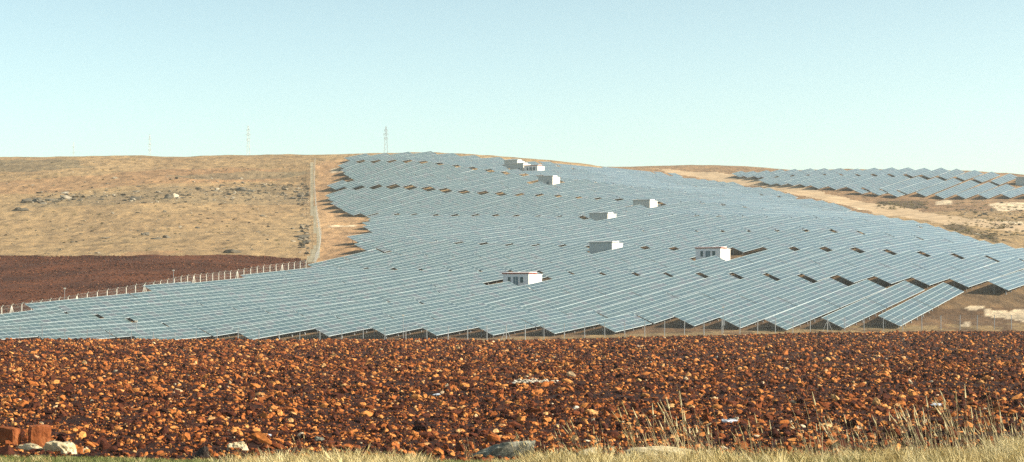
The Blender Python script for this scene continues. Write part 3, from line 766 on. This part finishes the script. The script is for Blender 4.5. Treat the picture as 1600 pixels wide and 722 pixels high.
fstone('stone', 314, 722, 24, 24, M_DARKR, 'near-black stone in the grass left of the pale yellowish boulder', 206)
fstone('stone', 498, 691, 18, 10, M_GREY, 'grey stone at the field edge behind the pale grass clump', 207)
fstone('stone', 782, 722, 96, 36, M_GREY, 'big grey lichened boulder with dark underside at the bottom centre', 208, tilt=-.42, depth=.45, rot=-.25, cuts=7)
fstone('stone', 922, 722, 56, 32, M_PALE, 'rounded pale stone half hidden by dry grass right of the big boulder', 209)
fstone('stone', 1022, 722, 92, 26, M_PALE, 'long flat pale stone in the dry grass right of the rounded one', 210, depth=.5)
fstone('stone', 1355, 718, 10, 8, M_PALE, 'tiny white stone in the dry grass at the bottom right', 211)
fstone('stone', 887, 722, 22, 16, M_GREY, 'small dark grey stone between the big boulder and the rounded pale stone', 212)
def clay_block(px0, px1, ytop, ybase, label, rot, seed, dp=.8):
    p = near((px0+px1)/2, ybase); d = p[1]; W = (px1-px0)/F*d; H = (ybase-ytop)/F*d
    bm = bmesh.new(); bmesh.ops.create_cube(bm, size=1); bmesh.ops.subdivide_edges(bm, edges=bm.edges[:], cuts=9, use_grid_fill=True)
    for v in bm.verts:
        c = v.co; k = noise.noise(c*3+Vector((seed, 0, 0)))*.07+noise.noise(c*9+Vector((0, seed, 0)))*.03; l = c.length; v.co = c*(1+k)*(1-.14*max(0, l-.6)/.26)
    for v in bm.verts: v.co.z += .5
    me = bpy.data.meshes.new('clay_block'); bm.to_mesh(me); bm.free(); me.materials.append(M_CLAY)
    o = obj('clay_block', me, None, (p[0], p[1], gz1(*p)-.08)); o.scale = (W*.86, W*dp, H+.08); o.rotation_euler = (.02, .03, rot); return tag(o, label, 'clay block')
clay_block(42, 80, 666, 700, 'upright reddish orange clay block standing at the left edge of the field', math.radians(24), 3)
clay_block(-22, 41, 669, 700, 'dark shaded clay block lying left of the upright orange one', math.radians(-34), 8, .28)

# litter and a strip of white rubble in the field
M_WHITE = inst_mat('white_chip', [(0, (.36, .26, .16)), (.5, (.5, .42, .30)), (1, (.66, .6, .5))])
wc = [bpy.data.objects.new('white_chip', blob('white_chip', 300+q, 1, .4, M_WHITE, .7, 3)) for q in range(3)]
P = []; s = []
for _ in range(110):
    q = near(random.triangular(798, 882, 815), random.gauss(598, .9)); sc = random.uniform(.04, .11); P.append((q[0], q[1], gz1(*q)+sc*.8+.04)); s.append(sc)
for px, py in ((1455, 598), (1385, 563), (900, 640), (690, 617), (520, 592), (1150, 660), (1240, 632), (1460, 634), (1120, 560), (180, 583), (870, 665)):
    q = near(px, py); P.append((q[0], q[1], gz1(*q)+.1)); s.append(.12)
s = np.array(s); k = len(s)
scatter('white_rubble', P, np.stack([s*1.5, s, s], -1), np.stack([RNG.normal(0, .3, k), RNG.normal(0, .3, k), RNG.uniform(0, 6.28, k)], -1), wc, 'thin streak of white rubble lying in the ploughed field', 'rubble')
M_BAG = plain('crumpled_plastic', (.60, .62, .66), .35)
for px, py, w_, lab in ((1137, 663, .42, 'crumpled grey white plastic bag lying in the ploughed field right of centre'), (1463, 636, .3, 'small greyish plastic scrap on the ploughed field at far right'), (682, 620, .26, 'small white plastic scrap on the ploughed field near the centre'), (418, 682, .28, 'crumpled white plastic scrap at the field edge above the pale grass')):
    p = near(px, py); o = obj('plastic_litter', blob('plastic_litter', int(px), 3, .7, M_BAG, .6, 2, 2.6), None, (p[0], p[1], gz1(*p)+w_*.3)); o.scale = (w_*.7, w_*.4, w_*.35); tag(o, lab, 'litter')

# ------------------------------------------------------------------ grass on the verge
M_DRY = inst_mat('dry_grass', [(0, (.34, .24, .09)), (.5, (.60, .47, .21)), (1, (.78, .67, .38))])
M_GREEN = inst_mat('green_grass', [(0, (.07, .10, .025)), (.5, (.14, .17, .05)), (1, (.34, .31, .13))])
M_STALK = inst_mat('dry_stalk', [(0, (.46, .34, .16)), (1, (.78, .66, .40))])
dry = [bpy.data.objects.new('dry_tuft', tuft_mesh('dry_tuft', 400+q, 60, .20, .16, M_DRY, .45, .0035)) for q in range(4)]
grn = [bpy.data.objects.new('green_tuft', tuft_mesh('green_tuft', 420+q, 70, .10, .14, M_GREEN, .4, .004)) for q in range(3)]
def stalk_mesh(seed):
    rnd = random.Random(seed); m = MB()
    for _ in range(4):
        h = rnd.uniform(.5, 1.0); x, y = rnd.gauss(0, .07), rnd.gauss(0, .07); lx = -rnd.uniform(.05, .50)*h+rnd.gauss(0, .06); ly = rnd.gauss(0, .12)*h
        pts = [Vector((x+lx*f**1.4, y+ly*f, h*f)) for f in (0, .3, .6, .85, 1)]
        for q in range(4): m.bar(pts[q], pts[q+1], .0027*(1-q*.12), .0027*(1-(q+1)*.12), 4)
        if rnd.random() < .6: m.bar(pts[3], pts[4]+(pts[4]-pts[3])*.25, .011, .003, 5)
    return m.mesh('dry_stalk', M_STALK)
stk = [bpy.data.objects.new('dry_stalk', stalk_mesh(500+q)) for q in range(7)]
def verge_pts(n, d0, d1):
    d = RNG.uniform(d0, d1, n); X = (.3*d+6)*RNG.uniform(-1, 1, n); return X, d
# greenness / dryness along x (photo)
def dens(px, tbl): return np.interp(px, [a for a, b in tbl], [b for a, b in tbl])
DRYD = [(-100,.5),(120,.4),(200,.25),(300,.4),(400,.7),(560,.8),(700,.35),(740,.1),(830,.5),(880,1),(1100,1),(1300,.8),(1700,1)]
GRND = [(-100,.35),(90,.5),(150,1),(310,1),(360,.2),(560,.1),(680,.7),(740,.9),(800,.3),(860,.1),(1300,.1),(1700,.1)]
X, Y = verge_pts(8800, 24, 35.0); px = ximg(X, Y); kp = RNG.random(len(X)) < dens(px, DRYD)*np.clip((fbm(X*.9, Y*.9, 3)-.36)*6, .12, 1.2); X, Y = X[kp], Y[kp]; k = len(X)
s = RNG.uniform(.5, 1.25, k)*np.interp(ximg(X, Y), [0, 300, 370, 470, 600, 700, 860, 1600], [.55, .5, .7, 1.1, 1.1, .6, 1.0, 1.1])*np.clip(.3+1.6*fbm(X*1.3, Y*1.3, 3), .35, 1.6); s[Y > 33] *= .7
scatter('dry_grass', np.stack([X, Y, gz(X, Y)-.01], -1), np.stack([s*1.1, s*1.1, s], -1), np.stack([np.zeros(k), np.zeros(k), RNG.normal(0, .6, k)], -1), dry, 'pale dry grass growing along the verge', 'grass')
X, Y = verge_pts(13000, 24, 33.5); px = ximg(X, Y); kp = RNG.random(len(X)) < dens(px, GRND); X, Y = X[kp], Y[kp]; k = len(X); s = RNG.uniform(.5, 1.2, k)
scatter('green_grass', np.stack([X, Y, gz(X, Y)-.01], -1), np.stack([s, s, s], -1), np.stack([np.zeros(k), np.zeros(k), RNG.uniform(0, 6.28, k)], -1), grn, 'short green grass patches along the verge', 'grass')
STD = [(-100,.0),(380,.0),(420,.10),(520,.16),(660,.08),(800,.04),(880,.22),(980,.3),(1030,.8),(1090,.7),(1150,.3),(1300,.35),(1450,.7),(1600,1.0),(1700,1.0)]
X, Y = verge_pts(2500, 25, 34); px = ximg(X, Y); kp = RNG.random(len(X)) < dens(px, STD)*.55; X, Y = X[kp], Y[kp]; k = len(X)
s = np.clip(RNG.normal(.68, .33, k), .22, 1.6)*np.interp(ximg(X, Y), [0, 600, 800, 1000, 1250, 1600], [.55, .6, .7, 1.0, .85, 1.05])
scatter('dry_stalks', np.stack([X, Y, gz(X, Y)-.02], -1), np.stack([s, s, s], -1), np.stack([np.zeros(k), np.zeros(k), RNG.normal(0, .35, k)], -1), stk, 'tall dry grass stalks leaning left over the ploughed field', 'grass stalks')

# ------------------------------------------------------------------ haze
m = MB(); m.box((-15000, -300, -12), (15000, 12500, 168))
hm = bpy.data.materials.new('haze_air'); hm.use_nodes = True; nt = hm.node_tree; nt.nodes.clear()
out = nt.nodes.new('ShaderNodeOutputMaterial'); pv = nt.nodes.new('ShaderNodeVolumePrincipled'); pv.inputs['Density'].default_value = .00015
pv.inputs['Color'].default_value = (.93, .95, .88, 1); pv.inputs['Anisotropy'].default_value = .2
nt.links.new(pv.outputs[0], out.inputs['Volume'])
hz = obj('haze', m.mesh('haze', hm)); tag(hz, 'thin pale haze over the whole valley', 'haze', kind='stuff')

# ------------------------------------------------------------------ light, sky, camera
AZ, EL = math.radians(-10), math.radians(30)                     # direction to the sun, from +X counter-clockwise
sd = Vector((math.cos(EL)*math.cos(AZ), math.cos(EL)*math.sin(AZ), math.sin(EL)))
sl = bpy.data.lights.new('sun', 'SUN'); sl.energy = 5.0; sl.angle = math.radians(.5); sl.color = (1, .93, .82)
so = bpy.data.objects.new('sun', sl); COL.objects.link(so); so.rotation_euler = sd.to_track_quat('Z', 'Y').to_euler()
w = bpy.data.worlds.new('World'); S.world = w; w.use_nodes = True; nt = w.node_tree; bg = nt.nodes['Background']
sk = nt.nodes.new('ShaderNodeTexSky'); sk.sky_type = 'NISHITA'; sk.sun_disc = False; sk.sun_elevation = EL
sk.sun_rotation = math.atan2(sd.x, sd.y); sk.altitude = 600; sk.air_density = 1.0; sk.dust_density = 3.0; sk.ozone_density = 1.0
tint = nt.nodes.new('ShaderNodeMix'); tint.data_type = 'RGBA'; tint.blend_type = 'MULTIPLY'; tint.inputs[0].default_value = 1; tint.inputs[7].default_value = (.97, 1.07, .97, 1)
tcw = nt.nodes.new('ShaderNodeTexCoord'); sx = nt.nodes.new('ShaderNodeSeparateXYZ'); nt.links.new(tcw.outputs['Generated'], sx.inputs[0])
sky_dim = ramp(nt, sx.outputs[2], [(0, (1.24, 1.27, 1.29)), (.07, (1.2, 1.23, 1.25)), (.18, (.98, .985, .97)), (.4, (.88, .88, .88)), (.62, (.62, .62, .62)), (1, (.42, .42, .42))])  # added gain: horizon brightened, overhead sky dimmed so shadows get less fill
nt.links.new(sky_dim, tint.inputs[7]); tint2 = nt.nodes.new('ShaderNodeMix'); tint2.data_type = 'RGBA'; tint2.blend_type = 'MULTIPLY'; tint2.inputs[0].default_value = 1; tint2.inputs[7].default_value = (.925, .965, .835, 1)
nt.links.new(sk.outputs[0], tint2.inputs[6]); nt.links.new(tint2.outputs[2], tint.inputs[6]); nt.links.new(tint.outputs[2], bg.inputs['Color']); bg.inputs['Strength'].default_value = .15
cam = bpy.data.cameras.new('camera'); co = bpy.data.objects.new('camera', cam); COL.objects.link(co); S.camera = co
co.location = (0, 0, EYE); co.rotation_euler = (math.pi/2, 0, 0); cam.sensor_width = 36; cam.lens = F/1600*36; cam.shift_y = (Y0-361)/1600
cam.clip_start = .5; cam.clip_end = 30000
S.view_settings.view_transform = 'Standard'; S.view_settings.look = 'None'; S.view_settings.gamma = 1; S.view_settings.exposure = .75; S.view_settings.use_curve_mapping = False
S.cycles.max_bounces = 5; S.cycles.diffuse_bounces = 2; S.cycles.glossy_bounces = 2; S.cycles.volume_bounces = 0; S.cycles.use_denoising = False; S.cycles.denoiser = 'OPENIMAGEDENOISE'; S.cycles.denoising_input_passes = 'RGB_ALBEDO_NORMAL'
